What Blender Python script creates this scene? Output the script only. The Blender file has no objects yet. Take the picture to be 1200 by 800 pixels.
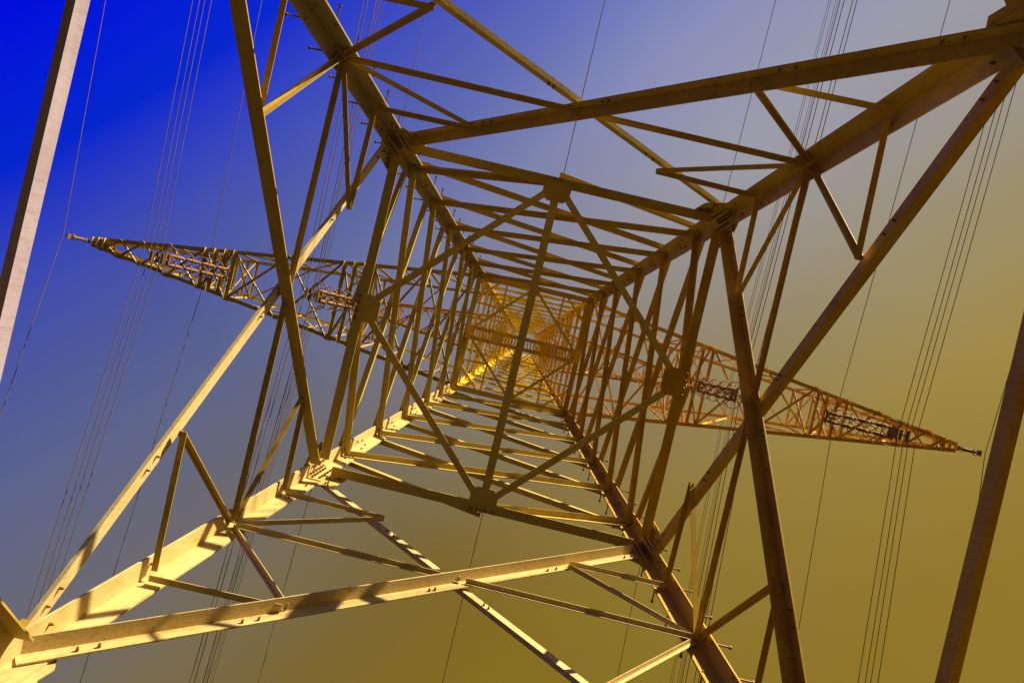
import bpy, math, random
from mathutils import Vector, Matrix
random.seed(7)
sc = bpy.context.scene
COL = sc.collection
R = math.radians
EYE = 1.6                                   # the camera stands at eye height

def W(x, y, z):                             # tower frame (x to the right of the picture) -> world
    return Vector((-x, y, z + EYE))

# ------------------------------------------------------------------ camera
cam = bpy.data.cameras.new('camera'); camo = bpy.data.objects.new('camera', cam); COL.objects.link(camo)
cam.sensor_width = 36; cam.lens = 24.0; cam.clip_start = .05; cam.clip_end = 5000
def rotvec(r):
    v = Vector(r); return Matrix.Rotation(v.length, 3, v.normalized())
Rf = rotvec((-0.0001, 0.0185, -0.2338))
rt, up, fw = [Vector(Rf[i]) for i in range(3)]
mir = lambda v: Vector((-v.x, v.y, v.z))
rt, up, fw = mir(rt), mir(up), mir(fw)
M = Matrix((rt, up, -fw)).transposed().to_4x4(); M.translation = W(0.0664, 0.0559, 0)
camo.matrix_world = M
sc.camera = camo
sc.render.resolution_x = 1024; sc.render.resolution_y = 682

# ------------------------------------------------------------------ sky
world = bpy.data.worlds.new('World'); sc.world = world; world.use_nodes = True
nt = world.node_tree; nt.nodes.clear()
def lin(c): return tuple(((v/255)/12.92 if v <= 10 else ((v/255+.055)/1.055)**2.4) for v in c) + (1,)
def nd(t, ty, **k):
    n = t.nodes.new(ty)
    for a, b in k.items(): setattr(n, a, b)
    return n
def ramp(t, fac, stops):
    r = nd(t, 'ShaderNodeValToRGB'); e = r.color_ramp.elements
    while len(e) < len(stops): e.new(.5)
    for el, (p, c) in zip(e, stops): el.position = p; el.color = c
    t.links.new(fac, r.inputs[0]); return r.outputs[0]
tc = nd(nt, 'ShaderNodeTexCoord')
def dotn(v):
    n = nd(nt, 'ShaderNodeVectorMath', operation='DOT_PRODUCT'); nt.links.new(tc.outputs['Generated'], n.inputs[0]); n.inputs[1].default_value = v
    return n.outputs['Value']
def mr(v, a, b):
    n = nd(nt, 'ShaderNodeMapRange'); nt.links.new(v, n.inputs[0]); n.inputs[1].default_value = a; n.inputs[2].default_value = b
    return n.outputs[0]
T0, T1 = -1.3, 1.1
tt = lambda t: (t-T0)/(T1-T0)
tfac = mr(dotn(rt - up*1.3), T0, T1)
sfac = mr(dotn(rt + up), -.4, .58)
low = ramp(nt, tfac, [(tt(p), lin(c)) for p, c in [(-1.08, (0, 2, 222)), (-.84, (5, 38, 203)), (-.64, (66, 79, 171)), (-.5, (80, 90, 152)), (-.35, (93, 101, 140)), (-.22, (101, 103, 124)), (.08, (120, 108, 80)), (.29, (125, 102, 47)), (.52, (132, 108, 33)), (.9, (138, 112, 38))]])
high = ramp(nt, tfac, [(tt(p), lin(c)) for p, c in [(-1.08, (0, 2, 222)), (-.84, (12, 42, 207)), (-.6, (84, 96, 187)), (-.48, (102, 114, 188)), (-.3, (136, 142, 186)), (-.03, (156, 156, 170)), (.36, (156, 143, 107)), (.6, (162, 138, 70)), (.9, (150, 122, 48))]])
mx = nd(nt, 'ShaderNodeMix', data_type='RGBA'); nt.links.new(sfac, mx.inputs[0]); nt.links.new(low, mx.inputs[6]); nt.links.new(high, mx.inputs[7])
bg = nd(nt, 'ShaderNodeBackground'); bg.inputs[1].default_value = 0.408
wo = nd(nt, 'ShaderNodeOutputWorld'); nt.links.new(mx.outputs[2], bg.inputs[0]); nt.links.new(bg.outputs[0], wo.inputs[0])

# ------------------------------------------------------------------ sun
SUN_AZ, SUN_EL = 55, 23                     # azimuth from the picture's right towards its top, in the tower frame
sd = bpy.data.lights.new('sun', 'SUN'); so = bpy.data.objects.new('sun', sd); COL.objects.link(so)
sd.energy = 5.0; sd.angle = R(.4); sd.color = (1, .83, .56)
sv = W(math.cos(R(SUN_AZ))*math.cos(R(SUN_EL)), math.sin(R(SUN_AZ))*math.cos(R(SUN_EL)), math.sin(R(SUN_EL))) - W(0, 0, 0)
so.rotation_euler = sv.to_track_quat('Z', 'Y').to_euler(); so.location = (0, 0, 60)
sc.view_settings.view_transform = 'Standard'; sc.view_settings.look = 'None'
sc.view_settings.exposure = 1.3; sc.view_settings.gamma = 1
sc.render.engine = 'CYCLES'; sc.cycles.max_bounces = 6

# ------------------------------------------------------------------ materials
def steel(name, tones, rough=.5, metal=.0, bump=.25, dirt=.55):
    m = bpy.data.materials.new(name); m.use_nodes = True; t = m.node_tree; b = t.nodes['Principled BSDF']
    tones = [(a*.96, c*.94, d*.88, 1) for a, c, d, _ in tones]
    g = nd(t, 'ShaderNodeNewGeometry')
    n1 = nd(t, 'ShaderNodeTexNoise'); n1.inputs['Scale'].default_value = 1.3; n1.inputs['Detail'].default_value = 8; n1.inputs['Roughness'].default_value = .65
    t.links.new(g.outputs['Position'], n1.inputs['Vector'])
    c1 = ramp(t, n1.outputs[0], [(.3, tones[0]), (.5, tones[1]), (.72, tones[2])])
    mp = nd(t, 'ShaderNodeMapping'); mp.inputs['Scale'].default_value = (22, 22, 5); t.links.new(g.outputs['Position'], mp.inputs[0])
    n2 = nd(t, 'ShaderNodeTexNoise'); n2.inputs['Scale'].default_value = 1; n2.inputs['Detail'].default_value = 6; n2.inputs['Roughness'].default_value = .7
    t.links.new(mp.outputs[0], n2.inputs['Vector'])
    f = ramp(t, n2.outputs[0], [(.5, (0, 0, 0, 1)), (.78, (dirt, dirt, dirt, 1))])
    mxx = nd(t, 'ShaderNodeMix', data_type='RGBA'); t.links.new(f, mxx.inputs[0]); t.links.new(c1, mxx.inputs[6]); mxx.inputs[7].default_value = (.16, .075, .02, 1)
    t.links.new(mxx.outputs[2], b.inputs['Base Color'])
    rr = nd(t, 'ShaderNodeMapRange'); t.links.new(n2.outputs[0], rr.inputs[0]); rr.inputs[3].default_value = rough-.12; rr.inputs[4].default_value = rough+.2
    t.links.new(rr.outputs[0], b.inputs['Roughness']); b.inputs['Metallic'].default_value = metal; b.inputs['Specular IOR Level'].default_value = .15
    n3 = nd(t, 'ShaderNodeTexNoise'); n3.inputs['Scale'].default_value = 30; n3.inputs['Detail'].default_value = 4; t.links.new(g.outputs['Position'], n3.inputs['Vector'])
    bp = nd(t, 'ShaderNodeBump'); bp.inputs['Strength'].default_value = bump; bp.inputs['Distance'].default_value = .006
    t.links.new(n3.outputs[0], bp.inputs['Height']); t.links.new(bp.outputs[0], b.inputs['Normal'])
    return m
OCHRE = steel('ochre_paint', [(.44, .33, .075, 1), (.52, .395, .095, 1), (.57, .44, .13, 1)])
WARM_TINT = steel('warm_tinted_paint', [(.37, .20, .010, 1), (.46, .285, .018, 1), (.52, .35, .03, 1)])  # warm light from the right put into the base colour
ORANGE_GLOW = steel('orange_glow_paint', [(.66, .36, .025, 1), (.74, .45, .04, 1), (.80, .53, .06, 1)])  # orange glow around the shaft centre and right arm, painted into the colour
COOL_TINT = steel('cool_tinted_paint', [(.30, .25, .33, 1), (.34, .29, .38, 1), (.38, .33, .43, 1)])  # cool lilac cast of the light on the left beam, set as base colour
CREAM_LIT = steel('cream_sunlit_paint', [(.50, .41, .19, 1), (.56, .46, .22, 1), (.60, .51, .26, 1)])  # sunlight on the left face's outer diagonal painted into its colour
GOLD_GLOW = steel('gold_glow_paint', [(.74, .52, .05, 1), (.80, .60, .07, 1), (.84, .66, .10, 1)])  # brightened base colour stands in for the glow up the shaft
OLIVE_SHADE = steel('olive_shaded_paint', [(.34, .23, .035, 1), (.41, .285, .045, 1), (.47, .345, .07, 1)])  # darker copy of the ochre for the shaded faces and leg B
GREY_SHADE = steel('grey_shaded_paint', [(.25, .205, .13, 1), (.31, .26, .17, 1), (.37, .31, .21, 1)])  # darker, cooler copy for leg A, its shade put into the colour
PALE_LIT = steel('pale_sunlit_paint', [(.50, .375, .14, 1), (.57, .44, .18, 1), (.62, .49, .22, 1)])  # lighter copy of the ochre for sunlit leg D and its face
BOLT = steel('bolt_steel', [(.16, .09, .03, 1), (.22, .13, .04, 1), (.3, .19, .07, 1)], rough=.45, metal=.4)
WIRE = steel('weathered_conductor', [(.23, .165, .07, 1), (.28, .20, .085, 1), (.33, .24, .10, 1)], rough=.5, metal=.3, bump=.1)
PORC = steel('insulator_glaze', [(.15, .07, .025, 1), (.2, .1, .035, 1), (.25, .13, .05, 1)], rough=.6, bump=.05, dirt=.2)
RING = steel('ring_steel', [(.30, .17, .08, 1), (.34, .2, .09, 1), (.38, .24, .12, 1)], rough=.6, metal=.0, bump=.05, dirt=.3)

# ------------------------------------------------------------------ mesh helpers
def link_mesh(name, verts, faces, mat, parent=None, smooth=False):
    me = bpy.data.meshes.new(name); me.from_pydata([tuple(v) for v in verts], [], faces); me.validate(); me.update()
    import bmesh
    bm = bmesh.new(); bm.from_mesh(me); bmesh.ops.recalc_face_normals(bm, faces=bm.faces); bm.to_mesh(me); bm.free()
    if smooth: me.polygons.foreach_set('use_smooth', [True]*len(me.polygons))
    me.materials.append(mat)
    o = bpy.data.objects.new(name, me); COL.objects.link(o)
    if parent: o.parent = parent
    return o
class MB:
    def __init__(s): s.v = []; s.f = []
    def prism(s, prof_a, prof_b, closed=True):
        n = len(prof_a); b = len(s.v); s.v += list(prof_a) + list(prof_b)
        for i in range(n):
            j = (i+1) % n; s.f.append((b+i, b+j, b+n+j, b+n+i))
        if closed: s.f.append(tuple(range(b, b+n))[::-1]); s.f.append(tuple(range(b+n, b+2*n)))
    def angle(s, p, q, d1, d2, w1, w2, t):   # an L section; the heel runs from p to q
        s.lpath([p, q], d1, d2, [w1, w1], [w2, w2], t)
    def lpath(s, pts, d1, d2, w1, w2, t):
        b = len(s.v); n = 6
        for P, a, c in zip(pts, w1, w2):
            s.v += [P, P+d1*a, P+d1*a+d2*t, P+d1*t+d2*t, P+d1*t+d2*c, P+d2*c]
        for k in range(len(pts)-1):
            for i in range(n):
                j = (i+1) % n; s.f.append((b+k*n+i, b+k*n+j, b+(k+1)*n+j, b+(k+1)*n+i))
        for e in (b, b+(len(pts)-1)*n):
            s.f.append((e, e+1, e+2, e+3)); s.f.append((e, e+3, e+4, e+5))
    def plate(s, poly, n, t):
        s.prism([v for v in poly], [v+n*t for v in poly])
    def box(s, p, q, d1, d2, w1, w2):
        o = [d1*(a*w1/2)+d2*(c*w2/2) for a, c in ((-1, -1), (1, -1), (1, 1), (-1, 1))]
        s.prism([p+k for k in o], [q+k for k in o])
    def tube(s, p, q, r1, r2=None, n=8):
        r2 = r1 if r2 is None else r2
        a = (q-p).normalized(); u = a.orthogonal().normalized(); v = a.cross(u)
        s.prism([p+(u*math.cos(6.2832*i/n)+v*math.sin(6.2832*i/n))*r1 for i in range(n)],
                [q+(u*math.cos(6.2832*i/n)+v*math.sin(6.2832*i/n))*r2 for i in range(n)])
    def lathe(s, base, axis, prof, n=12):
        a = axis.normalized(); u = a.orthogonal().normalized(); v = a.cross(u); b = len(s.v); m = len(prof)
        for h, r in prof:
            for i in range(n):
                an = 2*math.pi*i/n; s.v.append(base+a*h+(u*math.cos(an)+v*math.sin(an))*r)
        for k in range(m-1):
            for i in range(n):
                j = (i+1) % n; s.f.append((b+k*n+i, b+k*n+j, b+(k+1)*n+j, b+(k+1)*n+i))
        s.f.append(tuple(range(b, b+n))); s.f.append(tuple(range(b+(m-1)*n, b+m*n)))
    def torus(s, c, axis, Rr, r, n=20, m=6):
        a = axis.normalized(); u = a.orthogonal().normalized(); v = a.cross(u); b = len(s.v)
        for i in range(n):
            an = 2*math.pi*i/n; d = u*math.cos(an)+v*math.sin(an)
            for k in range(m):
                bn = 2*math.pi*k/m; s.v.append(c+d*(Rr+r*math.cos(bn))+a*(r*math.sin(bn)))
        for i in range(n):
            for k in range(m):
                i2 = (i+1) % n; k2 = (k+1) % m; s.f.append((b+i*m+k, b+i2*m+k, b+i2*m+k2, b+i*m+k2))
    def build(s, name, mat, parent=None, smooth=False): return link_mesh(name, s.v, s.f, mat, parent, smooth)
def thing(name, label, cat, loc=(0, 0, 0), group=None):
    o = bpy.data.objects.new(name, None); COL.objects.link(o); o.empty_display_size = .3
    o.location = loc; o['label'] = label; o['category'] = cat
    if group: o['group'] = group
    return o

# ------------------------------------------------------------------ ground
def ground():
    vs, fs = [], []; rings = [0, 3, 6, 10, 16, 26, 45, 80, 150, 300, 700, 1600, 3500]; n = 48
    vs.append((0, 0, 0))
    for r in rings[1:]:
        for i in range(n):
            a = 2*math.pi*i/n; vs.append((r*math.cos(a), r*math.sin(a), random.uniform(-.05, .05)*min(r, 60)/10 if r > 8 else random.uniform(-.03, 0)))
    for i in range(n): fs.append((0, 1+i, 1+(i+1) % n))
    for k in range(len(rings)-2):
        for i in range(n):
            j = (i+1) % n; fs.append((1+k*n+i, 1+(k+1)*n+i, 1+(k+1)*n+j, 1+k*n+j))
    m = bpy.data.materials.new('dry_grass'); m.use_nodes = True; t = m.node_tree; b = t.nodes['Principled BSDF']
    g = nd(t, 'ShaderNodeNewGeometry'); n1 = nd(t, 'ShaderNodeTexNoise'); n1.inputs['Scale'].default_value = .6; n1.inputs['Detail'].default_value = 10
    t.links.new(g.outputs['Position'], n1.inputs['Vector'])
    t.links.new(ramp(t, n1.outputs[0], [(.35, (.014, .008, .003, 1)), (.55, (.021, .012, .004, 1)), (.7, (.032, .018, .006, 1))]), b.inputs['Base Color'])
    b.inputs['Roughness'].default_value = .95
    bp = nd(t, 'ShaderNodeBump'); bp.inputs['Distance'].default_value = .05; n2 = nd(t, 'ShaderNodeTexNoise'); n2.inputs['Scale'].default_value = 25; n2.inputs['Detail'].default_value = 6
    t.links.new(g.outputs['Position'], n2.inputs['Vector']); t.links.new(n2.outputs[0], bp.inputs['Height']); t.links.new(bp.outputs[0], b.inputs['Normal'])
    o = link_mesh('ground', vs, fs, m); o['kind'] = 'structure'
ground()

# ------------------------------------------------------------------ the tower
Z0, Z1, Z2, Z3, ZT = 6.107, 12.24, 22.234, 36.0, 46.0
YS = 1.01
def h(z):
    if z <= Z1: return 3 + .12*(Z1-z)
    if z <= Z2: return 3 - .11*(z-Z1)
    return 3 - .11*(Z2-Z1) - .054*(z-Z2)
CS = {'A': (-1, 1), 'B': (1, 1), 'C': (1, -1), 'D': (-1, -1)}
def P(c, z, inset=0.0, along=0.0):           # a point on a leg's axis
    sx, sy = CS[c]; k = h(z)-inset; return W(sx*k, sy*k*YS, z)
FACES = [('A', 'B'), ('B', 'C'), ('C', 'D'), ('D', 'A')]
def fnorm(f):
    a, b = CS[f[0]], CS[f[1]]; m = Vector((-(a[0]+b[0])/2, (a[1]+b[1])/2, 0)); return m.normalized()
UP = Vector((0, 0, 1))

tower = thing('lattice_tower', 'tall lattice steel transmission tower seen from between its legs, painted ochre yellow', 'pylon', W(0, 0, -EYE))
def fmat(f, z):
    if z > Z2: return ORANGE_GLOW if f == ('B', 'C') else GOLD_GLOW
    if f == ('B', 'C'): return WARM_TINT
    return PALE_LIT if f == ('C', 'D') and z < Z1 else OLIVE_SHADE if z < 12 or f == ('A', 'B') else OCHRE
# legs
def wleg(z): return .29 if z < Z2 else .17
HEEL = .065
legs = {}
for c, (sx, sy) in CS.items():
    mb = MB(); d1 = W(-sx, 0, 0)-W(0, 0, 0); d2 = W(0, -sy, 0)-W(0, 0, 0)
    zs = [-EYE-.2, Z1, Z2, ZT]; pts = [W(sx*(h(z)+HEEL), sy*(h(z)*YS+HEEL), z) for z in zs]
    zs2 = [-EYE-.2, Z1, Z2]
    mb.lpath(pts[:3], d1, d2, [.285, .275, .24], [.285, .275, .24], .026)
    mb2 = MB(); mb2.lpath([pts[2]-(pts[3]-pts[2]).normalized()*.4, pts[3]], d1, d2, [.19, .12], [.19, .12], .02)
    o = mb.build('leg', {'A': GREY_SHADE, 'B': OLIVE_SHADE, 'C': WARM_TINT, 'D': PALE_LIT}[c]); o.parent = tower; o.matrix_parent_inverse = Matrix.Translation(-tower.location)  # one paint in copies: A and B shaded, C warm-tinted, D sunlit
    legs[c] = o
    o2 = mb2.build('leg', ORANGE_GLOW if c == 'C' else GOLD_GLOW, None); o2.parent = tower; o2.matrix_parent_inverse = Matrix.Translation(-tower.location)
def part(mb, name, mat, parent=None, smooth=False):
    o = mb.build(name, mat, None, smooth)
    if name == 'bolts': o['kind'] = 'stuff'
    par = parent or tower
    o.parent = par; o.matrix_parent_inverse = Matrix.Translation(-tower.location) if par is tower else Matrix.Identity(4)
    return o

def member(p, q, w, t, n, outer=False, heel_up=None, name='diagonal_brace', mat=OCHRE, w2=None, trim=0.0, off=None, trim2=None):
    """An angle bar lying in the face whose outward normal is n, inside or outside the leg flanges."""
    a = (q-p).normalized(); nn = (n-a*n.dot(a)).normalized(); s = a.cross(nn).normalized()
    if s.z > 0: s = -s                       # s points down
    if heel_up is None: heel_up = not outer
    o = (HEEL+.002 if outer else HEEL-.03) if off is None else off
    pp = p+a*trim+nn*o; qq = q-a*(trim if trim2 is None else trim2)+nn*o
    sh = s*(w/2)
    d = s if heel_up else -s
    pp = pp-d*w/2; qq = qq-d*w/2
    mb = MB(); mb.angle(pp, qq, d, nn if outer else -nn, w, w2 or w, t)
    return part(mb, name, mat)

# big X panel between level 0 and level 1, with its secondary members
hz0, hz1 = h(Z0), h(Z1); TX = hz0/(hz0+hz1)
def lerp(a, b, t): return a+(b-a)*t
for f in FACES:
    a, b = f; n = fnorm(f); mt = fmat(f, 8)
    # heavy inner diagonal and heavy outer diagonal (as the picture shows them per face)
    inn = {('A', 'B'): ('A', 'B'), ('B', 'C'): ('B', 'C'), ('C', 'D'): ('C', 'D'), ('D', 'A'): ('D', 'A')}[f]
    u1, l1 = inn                              # inner runs from the upper node of u1 to the lower node of l1
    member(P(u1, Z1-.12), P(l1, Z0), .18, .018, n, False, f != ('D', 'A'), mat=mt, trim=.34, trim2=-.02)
    member(P(l1, Z1-.12), P(u1, Z0), .115 if f in (('A', 'B'), ('C', 'D')) else .17, .014, n, True, False, mat=CREAM_LIT if f == ('D', 'A') else mt, trim=.16, w2=.07 if f in (('A', 'B'), ('C', 'D')) else .045 if f == ('D', 'A') else .12)
    X = {k: lerp(P(k, Z1-.12), P([m for m in f if m != k][0], Z0), 1-TX) for k in f}
    Xc = lerp(X[a], X[b], .5); zx = Xc.z-EYE
    for k in f:
        o = [m for m in f if m != k][0]
        zm = zx; Am = P(k, zm); Au = P(k, (zm+Z1)/2); Al = P(k, (zm+Z0)/2+(.06 if k == a else -.06))
        qu = lerp(P(k, Z1-.12), Xc, .5); ql = lerp(P(k, Z0), Xc, .5)
        member(Am, Xc, .055, .010, n, False, True, 'secondary_brace', mt, off=HEEL-.06, w2=.074, trim=.07, trim2=.04)
        member(Am, qu, .055, .009, n, False, False, 'secondary_brace', mt, off=HEEL-.06, w2=.074, trim=.07, trim2=.06 if k == a else -.05)
        member(Au, qu, .055, .009, n, False, True, 'secondary_brace', mt, off=HEEL-.074, w2=.074, trim=.07, trim2=.06 if k == a else -.05)
        member(Am, ql, .055, .009, n, False, True, 'secondary_brace', mt, off=HEEL-.06, w2=.074, trim=.07, trim2=.06 if k == b else -.05)
        member(Al, ql, .055, .009, n, False, False, 'secondary_brace', mt, off=HEEL-.074, w2=.074, trim=.07, trim2=.06 if k == b else -.05)
# lower panel: diagonals from level 0 to the footing, and the lower ring beams
ZB = -EYE+.3
for f in FACES:
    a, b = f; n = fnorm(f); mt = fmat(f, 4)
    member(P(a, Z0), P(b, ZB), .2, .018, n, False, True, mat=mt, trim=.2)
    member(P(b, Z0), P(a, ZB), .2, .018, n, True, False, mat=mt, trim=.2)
    if f in (('D', 'A'), ('B', 'C')):
        zr = 5.22 if f == ('D', 'A') else 5.4
        member(P(a, zr), P(b, zr), .15, .016, n, True, False, 'horizontal_beam', COOL_TINT if f == ('D', 'A') else WARM_TINT, w2=.075, off=.03)

# gusset plates and bolts
def hexbolt(mb, c, n, r=.021, t=.026):
    u = n.orthogonal().normalized(); v = n.cross(u)
    pr = [c+(u*math.cos(R(60*i))+v*math.sin(R(60*i)))*r for i in range(6)]
    mb.prism(pr, [x+n*t for x in pr])
    mb.tube(c+n*t, c+n*(t+.02), r*.5, n=6)
def face_gusset(c, f, z, sz, nbolt=True):
    """plate outside the leg flange, in the plane of face f, at leg c"""
    n = fnorm(f); o = [m for m in f if m != c][0]
    ax = (P(o, z)-P(c, z)).normalized(); al = (P(c, z+1)-P(c, z)).normalized()
    base = P(c, z)+n*(HEEL+.004)-ax*.02
    poly = [base+ax*x*sz+al*y*sz for x, y in ((0, -.62), (.30, -.68), (.62, -.42), (.66, .12), (.46, .42), (0, .5))]
    mb = MB(); mb.plate(poly, n, .014); g = part(mb, 'gusset_plate', fmat(f, z))
    if nbolt:
        bb = MB()
        for x, y in ((.42, -.4), (.5, -.22), (.38, -.2), (.52, -.02), (.52, .12), (.4, .2), (.4, -.5)):
            hexbolt(bb, base+ax*x*sz+al*y*sz-n*.001, -n, .018)
        part(bb, 'bolts', BOLT, g)
def splice(c, z, L, w):
    """cover plates on the inside of both leg flanges with rows of bolts"""
    sx, sy = CS[c]
    al = (P(c, z+.5)-P(c, z-.5)).normalized()
    for k in (0, 1):
        d = (W(-sx, 0, 0)-W(0, 0, 0)) if k == 0 else (W(0, -sy, 0)-W(0, 0, 0))
        e = (W(0, -sy, 0)-W(0, 0, 0)) if k == 0 else (W(-sx, 0, 0)-W(0, 0, 0))
        heel = W(sx*(h(z)+HEEL), sy*(h(z)*YS+HEEL), z)+e*.0275
        mb = MB(); p0 = heel+d*.045
        mb.plate([p0-al*L/2, p0-al*L/2+d*w, p0+al*L/2+d*w, p0+al*L/2], e, .016)
        g = part(mb, 'splice_plate', {'A': GREY_SHADE, 'B': OLIVE_SHADE, 'C': WARM_TINT, 'D': PALE_LIT}[c]); bb = MB()
        for i in range(int(L/.105)-1):
            for j in (.25, .75):
                hexbolt(bb, p0-al*(L/2-.06-i*.105-(.03 if j > .5 else 0))+d*w*j+e*.016, e, .024)
        part(bb, 'bolts', BOLT, g)
for f in FACES:
    for c in f:
        face_gusset(c, f, Z1, .8); face_gusset(c, f, Z0, .5, False)
for c in CS:
    splice(c, Z1-.02, .78, .235); splice(c, Z0-.75, .8, .2)
# bolts where the secondary members meet the legs and diagonals
for f in FACES:
    n = fnorm(f); bb = MB()
    for c in f:
        o = [m for m in f if m != c][0]; ax = (P(o, 8)-P(c, 8)).normalized()
        for z in [Z0+.35, (Z0+9.6)/2, 9.6, 9.75, 10.9, 11.0, 11.5]:
            hexbolt(bb, P(c, z)+n*(HEEL-.026)+ax*.12, -n, .017)
        d = P(o, Z0)-P(c, Z1-.12)
        for t in (.05, .07, .25, .27, .5, .51, .76, .78, .93, .95):
            a = d.normalized(); s = a.cross(n).normalized(); s = s if s.z < 0 else -s
            if c == f[0]: hexbolt(bb, P(c, Z1-.12)+d*t+n*(HEEL-.05)+s*.04, -n, .017)
            else: hexbolt(bb, P(c, Z1-.12)+d*t+n*(HEEL+.001)+s*.02, -n, .015)
    part(bb, 'bolts', BOLT)

# diaphragm: ring beams, diamond, middle beam, square plates
def mid(f, z, inset=0): 
    p = lerp(P(f[0], z), P(f[1], z), .5); return p-fnorm(f)*inset
def diaphragm(z, wr, wd, gs, inset, centre=True, hip=False, mat=None, plates=True):
    ms = {}
    for f in FACES:
        n = fnorm(f); mt = mat or fmat(f, z)
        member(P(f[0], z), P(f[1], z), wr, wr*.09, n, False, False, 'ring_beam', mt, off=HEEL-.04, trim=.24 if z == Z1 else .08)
        ms[f] = mid(f, z, inset)-UP*(wr*.5+.01)
        ax = (P(f[1], z)-P(f[0], z)).normalized()
        b = ms[f]+n*(inset-.04)
        g = gs
        mb = MB(); mb.plate([b+ax*x*g-n*y*g for x, y in ((-.5, 0), (.5, 0), (.47, .5), (.3, .72), (-.3, .72), (-.47, .5))], -UP, .014)
        if plates:
            pl = part(mb, 'gusset_plate', mt); bb = MB()
            for x in (-.38, -.13, .13, .38): hexbolt(bb, b+ax*x*g+UP*.0-n*.04, UP, .022, .03); hexbolt(bb, b+ax*x*g+n*.01-UP*.01, n, .022, .03)
            part(bb, 'bolts', BOLT, pl)
    for i in range(4):
        p, q = ms[FACES[i]], ms[FACES[(i+1) % 4]]; a = (q-p).normalized(); s = a.cross(UP)
        if s.dot((p+q)/2-W(0, 0, z)) > 0: s = -s
        p2 = p+a*gs*.35-s*wd/2; q2 = q-a*gs*.35-s*wd/2
        mb = MB(); mb.angle(p2, q2, s, UP, wd, wd, wd*.1); part(mb, 'plan_brace', mat or OCHRE)
        if hip:
            f, g = FACES[i], FACES[(i+1) % 4]; c = f[1]
            e1 = lerp(P(f[0], z), P(f[1], z), .75)-UP*.05; e2 = lerp(P(g[0], z), P(g[1], z), .25)-UP*.05; m2 = lerp(p, q, .5)
            for u, v in ((e1, e2), (e1, m2), (e2, m2)):
                a = (v-u).normalized(); mb = MB(); mb.angle(u, v, a.cross(UP).normalized(), UP, wd*.7, wd*.7, .008); part(mb, 'plan_brace', mat or ORANGE_GLOW)
    if centre:
        p, q = ms[FACES[0]], ms[FACES[2]]; a = (q-p).normalized(); s = a.cross(UP)
        mb = MB(); mb.angle(p+a*gs*.3-s*wd*.6, q-a*gs*.3-s*wd*.6, s, UP, wd*1.2, wd, wd*.1); part(mb, 'plan_brace', mat or OCHRE)
    return ms
diaphragm(Z1, .17, .12, .52, .10)
N = [13.378, 15.29, 17.18, 19.19, 20.75, Z2]
diaphragm(Z2, .17, .085, .36, .06, centre=False, hip=True)
# first shaft panel: inverted V from the middle of each ring beam
for f in FACES:
    n = fnorm(f); m = lerp(P(f[0], Z1), P(f[1], Z1), .5)
    member(P(f[0], N[0]), m+UP*.1, .12, .012, n, False, True, mat=fmat(f, 13))
    member(P(f[1], N[0]), m+UP*.1, .12, .012, n, True, True, mat=fmat(f, 13))
# shaft X panels
def xpanels(zs, w, mat=None):
    for z, zz in zip(zs[:-1], zs[1:]):
        for f in FACES:
            n = fnorm(f); mt = mat or fmat(f, z)
            member(P(f[0], zz), P(f[1], z), w, .014, n, False, True, mat=mt)
            member(P(f[1], zz-.06), P(f[0], z+.06), w, .014, n, True, False, mat=mt)
xpanels(N, .112)
for f in FACES:                               # bolts at the shaft nodes
    n = fnorm(f); bb = MB()
    for z in N:
        for c in f:
            o = [m for m in f if m != c][0]; ax = (P(o, z)-P(c, z)).normalized()
            for dz, dx in ((-.1, .1), (0, .13), (.1, .1), (.02, .2), (.32, .1), (.7, .12), (1.0, .08)):
                hexbolt(bb, P(c, z+dz)+n*(HEEL-.027)+ax*(dx-.03), -n, .02)
    part(bb, 'bolts', BOLT)
# upper shaft
NU = [Z2, 23.7, 25.3, 27.0, 28.6, 30.2, 31.8, 33.4, 34.7, Z3, 37.4, 38.8, 40.4, 42.0, 43.5, 45.0]
xpanels(NU, .07)
for z in (27.0, Z3, 38.8): diaphragm(z, .10, .06, .2, .03, centre=(z > 30), hip=(z < 30), mat=GOLD_GLOW, plates=False)
# walkway across the second diaphragm, from the left face to the right face
def walkway():
    zz = Z2-.18; x0, x1 = -h(Z2)+.02, h(Z2)-.02
    rails = []
    base = MB()
    for s in (-1, 1):
        p, q = W(x0, s*.17, zz), W(x1, s*.17, zz)
        base.box(p, q, Vector((0, 1, 0)), UP, .12, .05)
    wk = part(base, 'walkway', WARM_TINT)
    i = 0; x = x0+.06
    while x < x1:
        k = (x-x0)/(x1-x0)
        solid = (.22 < k < .34) or (.66 < k < .8) or k < .05 or k > .95
        wd = .1 if solid else .045
        mb = MB(); mb.box(W(x, -.22, zz-.045), W(x, .22, zz-.045), Vector((1, 0, 0)), UP, wd, .03)
        part(mb, 'grating_bar', ORANGE_GLOW, wk)
        x += .105
walkway()

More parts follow.
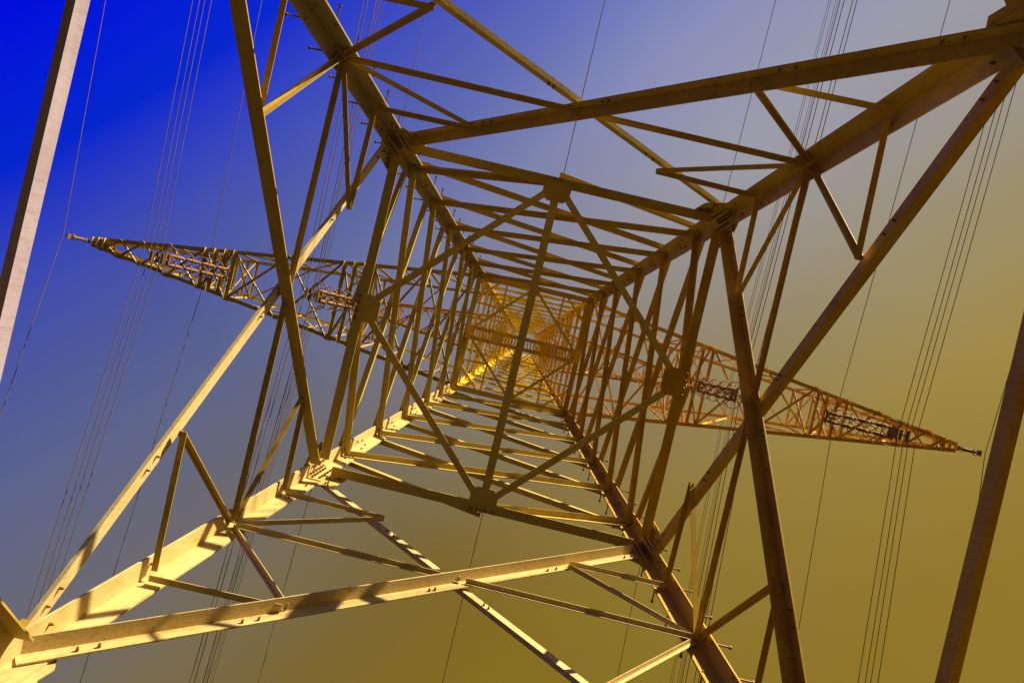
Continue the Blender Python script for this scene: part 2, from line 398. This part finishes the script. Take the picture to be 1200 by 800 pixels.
# step bolts on two of the legs
sb = MB()
def step_proto():
    mb = MB(); mb.tube(Vector((0, 0, 0)), Vector((0, 0, .2)), .013, n=6); mb.tube(Vector((0, 0, .195)), Vector((0, 0, .225)), .025, n=6)
    mb.tube(Vector((0, 0, -.05)), Vector((0, 0, 0)), .018, n=6)
    return mb
pm = None
for c in ('A', 'C'):
    sx, sy = CS[c]; z = 6.6; k = 0
    while z < Z2-.2:
        n = (W(sx, 0, 0)-W(0, 0, 0)) if k % 2 else (W(0, sy, 0)-W(0, 0, 0))
        e = -((W(0, sy, 0)-W(0, 0, 0)) if k % 2 else (W(sx, 0, 0)-W(0, 0, 0)))
        pos = W(sx*(h(z)+HEEL), sy*(h(z)*YS+HEEL), z)+e*.23+n*.01
        if pm is None:
            o = step_proto().build('step_bolt', BOLT); pm = o.data
        else:
            o = bpy.data.objects.new('step_bolt', pm); COL.objects.link(o)
        o.parent = legs[c]
        o.matrix_local = Matrix.Translation(pos) @ n.to_track_quat('Z', 'Y').to_matrix().to_4x4()
        z += .36; k += 1

# ------------------------------------------------------------------ crossarms
AXO = -.12
def arm(side, zb, zt, Lb, stations, frames, wc, wb, mat, ztip=.35):
    hb, ht = h(zb), h(zt)
    def bot(x, s):
        t = (x-hb)/(Lb-hb); return W(side*x+AXO*min(1, max(0, t*3)), s*lerp(hb, .16, t), zb)
    def top(x, s):
        t = (x-ht)/(Lb-ht); return W(side*x+AXO*min(1, max(0, t*3)), s*lerp(ht, .12, t), lerp(zt, zb+ztip, t))
    ch = MB()
    for s in (-1, 1):
        o = Vector((0, -s, 0))
        ch.angle(bot(hb-.1, s), bot(Lb, s), o, UP, wc, wc, .014)
        ch.angle(top(ht-.1, s)+UP*.0, top(Lb, s), o, -UP, wc*.8, wc*.8, .012)
        ch.angle(bot(hb-.1, s)+UP*wc*1.5-o*.02, lerp(bot(hb, s), bot(Lb, s), .62)+UP*wc*1.5-o*.02, o, UP, wc*.5, wc*.5, .01)
    A = part(ch, 'crossarm', mat)
    def br(p, q, w=wb, name='arm_brace'):
        a = (q-p).normalized(); s = a.cross(UP)
        s = Vector((0, 1, 0)) if s.length < .05 else s.normalized()
        mb = MB(); mb.angle(p, q, s, a.cross(s), w, w, .008); part(mb, name, mat, A)
    st = stations
    for i, (x, xx) in enumerate(zip(st[:-1], st[1:])):
        big = xx-x > .5
        if not big: continue
        br(bot(x, 1)-UP*.012, bot(xx, -1)-UP*.012); br(bot(x, -1)+UP*.02, bot(xx, 1)+UP*.02)
        if xx-x > 1: br(top(x, 1), top(xx, -1), wb*.8)
        xm = (x+xx)/2
        for s in (-1, 1):
            if i % 2: br(bot(x, s), top(xx, s), wb*.9)
            else: br(top(x, s), bot(xx, s), wb*.9)
            if xx-x > 1.2:
                br(bot(xm, s), top(xm, s), wb*.7)
    for x in st[1:-1]:
        for s in (-1, 1): br(bot(x, s), top(x, s), wb)
    for x in frames:
        br(bot(x, 1), bot(x, -1), wb*1.8, 'cross_beam'); br(top(x, 1), top(x, -1), wb*1.3, 'cross_beam')
    for x in frames[::2]:
        br(bot(x, 1), top(x, -1), wb*.8); br(bot(x, -1), top(x, 1), wb*.8)
    br(bot(Lb-.05, 1), bot(Lb-.05, -1), wb*1.5, 'cross_beam')
    return A
for side in (-1, 1):
    arm(side, Z2-.0, 27.0, 14.45, [1.95, 3.5, 5.2, 6.15, 7.95, 9.75, 10.7, 11.85, 12.75, 13.5, 14.15],
        [5.2, 5.5, 5.82, 6.15, 9.75, 10.05, 10.38, 10.7, 14.0, 14.2], .125, .062, OCHRE if side < 0 else ORANGE_GLOW)
    arm(side, Z3, 38.8, 10.3, [1.3, 2.6, 4.0, 5.4, 6.8, 8.2, 9.4], [6.8, 9.3, 9.6, 9.9], .11, .06, ORANGE_GLOW, .3)

# ------------------------------------------------------------------ insulators
def insulator(X, z_top, z_bot, label, cat='insulator', double=True, group='insulator strings under the arms'):
    x = X; base = W(x, 0, z_top)
    t = thing('insulator_string', label, cat, base, group)
    L = z_top-z_bot-.35; dn = Vector((0, 0, -1)); o = Vector((0, 0, 0)); seg = 4 if L > 2 else 1
    offs = [-.13, .13] if double else [0]
    Ls = L/seg
    for yo in offs:
        for k in range(seg):
            b = Vector((0, yo, -.12-k*Ls)); pr = [(0, .022), (.1, .022), (.11, .045), (.16, .045)]; hh = .18; j = 0
            while hh < Ls-.2:
                pr += [(hh, .022), (hh+.012, .06 if j % 2 else .05), (hh+.03, .022)]; hh += .065; j += 1
            pr += [(Ls-.16, .045), (Ls-.1, .045), (Ls-.09, .022), (Ls, .022)]
            mb = MB(); mb.lathe(b, dn, pr, 10); rod = mb.build('insulator_rod', PORC, t, True)
            rg = MB(); rg.torus(b+dn*(Ls-.10), dn, (.19 if k < seg-1 else .23) if double else .09, .015)
            for s in (-1, 1): rg.tube(b+dn*(Ls-.1), b+dn*(Ls-.1)+Vector((s*(.19 if double else .09), 0, 0)), .010, n=6)
            rg.build('corona_ring', RING, rod, True)
            if k == 0:
                r2 = MB(); r2.torus(b+dn*.14, dn, .13 if double else .08, .012); r2.build('corona_ring', RING, rod, True)
    yk = MB()
    wy = .2 if double else .08
    yk.box(Vector((0, -wy, -.06)), Vector((0, wy, -.06)), Vector((1, 0, 0)), UP, .03, .1)
    yk.build('hanger_yoke', BOLT, t)
    yk = MB(); yk.box(Vector((0, -wy, -L-.17)), Vector((0, wy, -L-.17)), Vector((1, 0, 0)), UP, .03, .12)
    if double:
        yk.box(Vector((-.17, 0, -L-.25)), Vector((.17, 0, -L-.25)), Vector((0, 1, 0)), UP, .03, .08)
        for a in (-.15, .15):
            for c in (0, -.3): yk.box(Vector((a, -.14, -L-.3+c)), Vector((a, .14, -L-.3+c)), Vector((1, 0, 0)), UP, .06, .07)
            yk.box(Vector((a, 0, -L-.25)), Vector((a, 0, -L-.62)), Vector((1, 0, 0)), Vector((0, 1, 0)), .03, .04)
    else: yk.box(Vector((0, -.09, -L-.25)), Vector((0, .09, -L-.25)), Vector((1, 0, 0)), UP, .04, .05)
    yk.build('clamp_yoke', BOLT, t)
    return t
ZC = 18.05
SD = {-1: 'left', 1: 'right'}
for s in (-1, 1):
    insulator(s*9.97+.1, Z2-.02, ZC, f'outer double insulator string with corona rings under the {SD[s]} crossarm')
    insulator(s*5.75+.1, Z2-.02, ZC, f'inner double insulator string with corona rings under the {SD[s]} crossarm, nearer the shaft')
    insulator(s*14.5+AXO, Z2-.02, 21.0, f'short single insulator hanging from the far {SD[s]} tip of the crossarm', double=False)
    insulator(s*9.7, Z3-.02, 31.6, f'double insulator string under the upper {SD[s]} crossarm high above')

# ------------------------------------------------------------------ wires
def wire_mesh(mb, X, Y0, Z, r, su, sdn, n=6):
    pts = []
    ys = [-330, -240, -170, -120, -85, -60, -44, -32, -23, -16, -11, -7, -4, -2, -1, 0, 1, 2, 4, 7, 11, 16, 23, 32, 44, 60, 85, 120, 170, 240, 330]
    for y in ys:
        s = su if y > 0 else sdn; a = abs(y); pts.append(W(X, y, Z-s*a*(1-a/350.0)))
    b = len(mb.v)
    for p in pts:
        for i in range(n):
            an = 2*math.pi*i/n; mb.v.append(p+Vector((math.cos(an)*r, 0, math.sin(an)*r)))
    for k in range(len(pts)-1):
        for i in range(n):
            j = (i+1) % n; mb.f.append((b+k*n+i, b+k*n+j, b+(k+1)*n+j, b+(k+1)*n+i))
def zat(Z, y, su, sdn):
    s = su if y > 0 else sdn; a = abs(y); return Z-s*a*(1-a/350.0)
def single(X, Z, label, r=.012, su=.08, sdn=.15):
    mb = MB(); wire_mesh(mb, X, 0, Z, r, su, sdn); o = mb.build('overhead_wire', WIRE, None, True)
    o['label'] = label; o['category'] = 'wire'; o['group'] = 'single wires crossing the sky'
def bundle(X, Z, label, su=.07, sdn=.14, sp=(-13.5, -22, 24, 50, -60)):
    t = thing('conductor_bundle', label, 'power line', W(X, 0, Z), 'bundled conductors under the crossarms')
    loc = t.location.copy()
    for a in (-.15, .15):
        for c in (0, -.3):
            mb = MB(); wire_mesh(mb, X+a, 0, Z+c, .0105, su, sdn)
            mb.v = [v-loc for v in mb.v]; mb.build('conductor', WIRE, t, True)
    for y in sp:
        z = zat(Z, y, su, sdn); mb = MB()
        q = [W(X+a, y, z+c)-loc for a, c in ((-.15, 0), (.15, 0), (.15, -.3), (-.15, -.3))]
        for i in range(4): mb.tube(q[i], q[(i+1) % 4], .018, n=6); mb.tube(q[i]-Vector((0, .09, 0)), q[i]+Vector((0, .09, 0)), .028, n=6)
        mb.build('spacer', BOLT, t)
for s in (-1, 1):
    bundle(s*9.97+.1, ZC-.35, f'bundle of four conductors on the outer {SD[s]} insulator string')
    bundle(s*5.75+.1, ZC-.35, f'bundle of four conductors on the inner {SD[s]} insulator string')
    bundle(s*9.7, 31.25, f'faint bundle of four conductors under the upper {SD[s]} crossarm, behind the nearer bundle', sp=(-30, 40))
    single(s*14.5+AXO, 21.0-.1, f'single wire hanging from the far {SD[s]} tip of the crossarm')
    single(s*10.45+AXO, Z2-.05, f'single wire crossing under the outer cross beams of the {SD[s]} crossarm')
    single(s*5.85+AXO, 24.6 if s < 0 else 24.6, f'single thin wire passing over the inner cross beams of the {SD[s]} crossarm')
single(0.0, ZT+.1, 'single thin wire running over the tower top along the middle of the picture', r=.03)
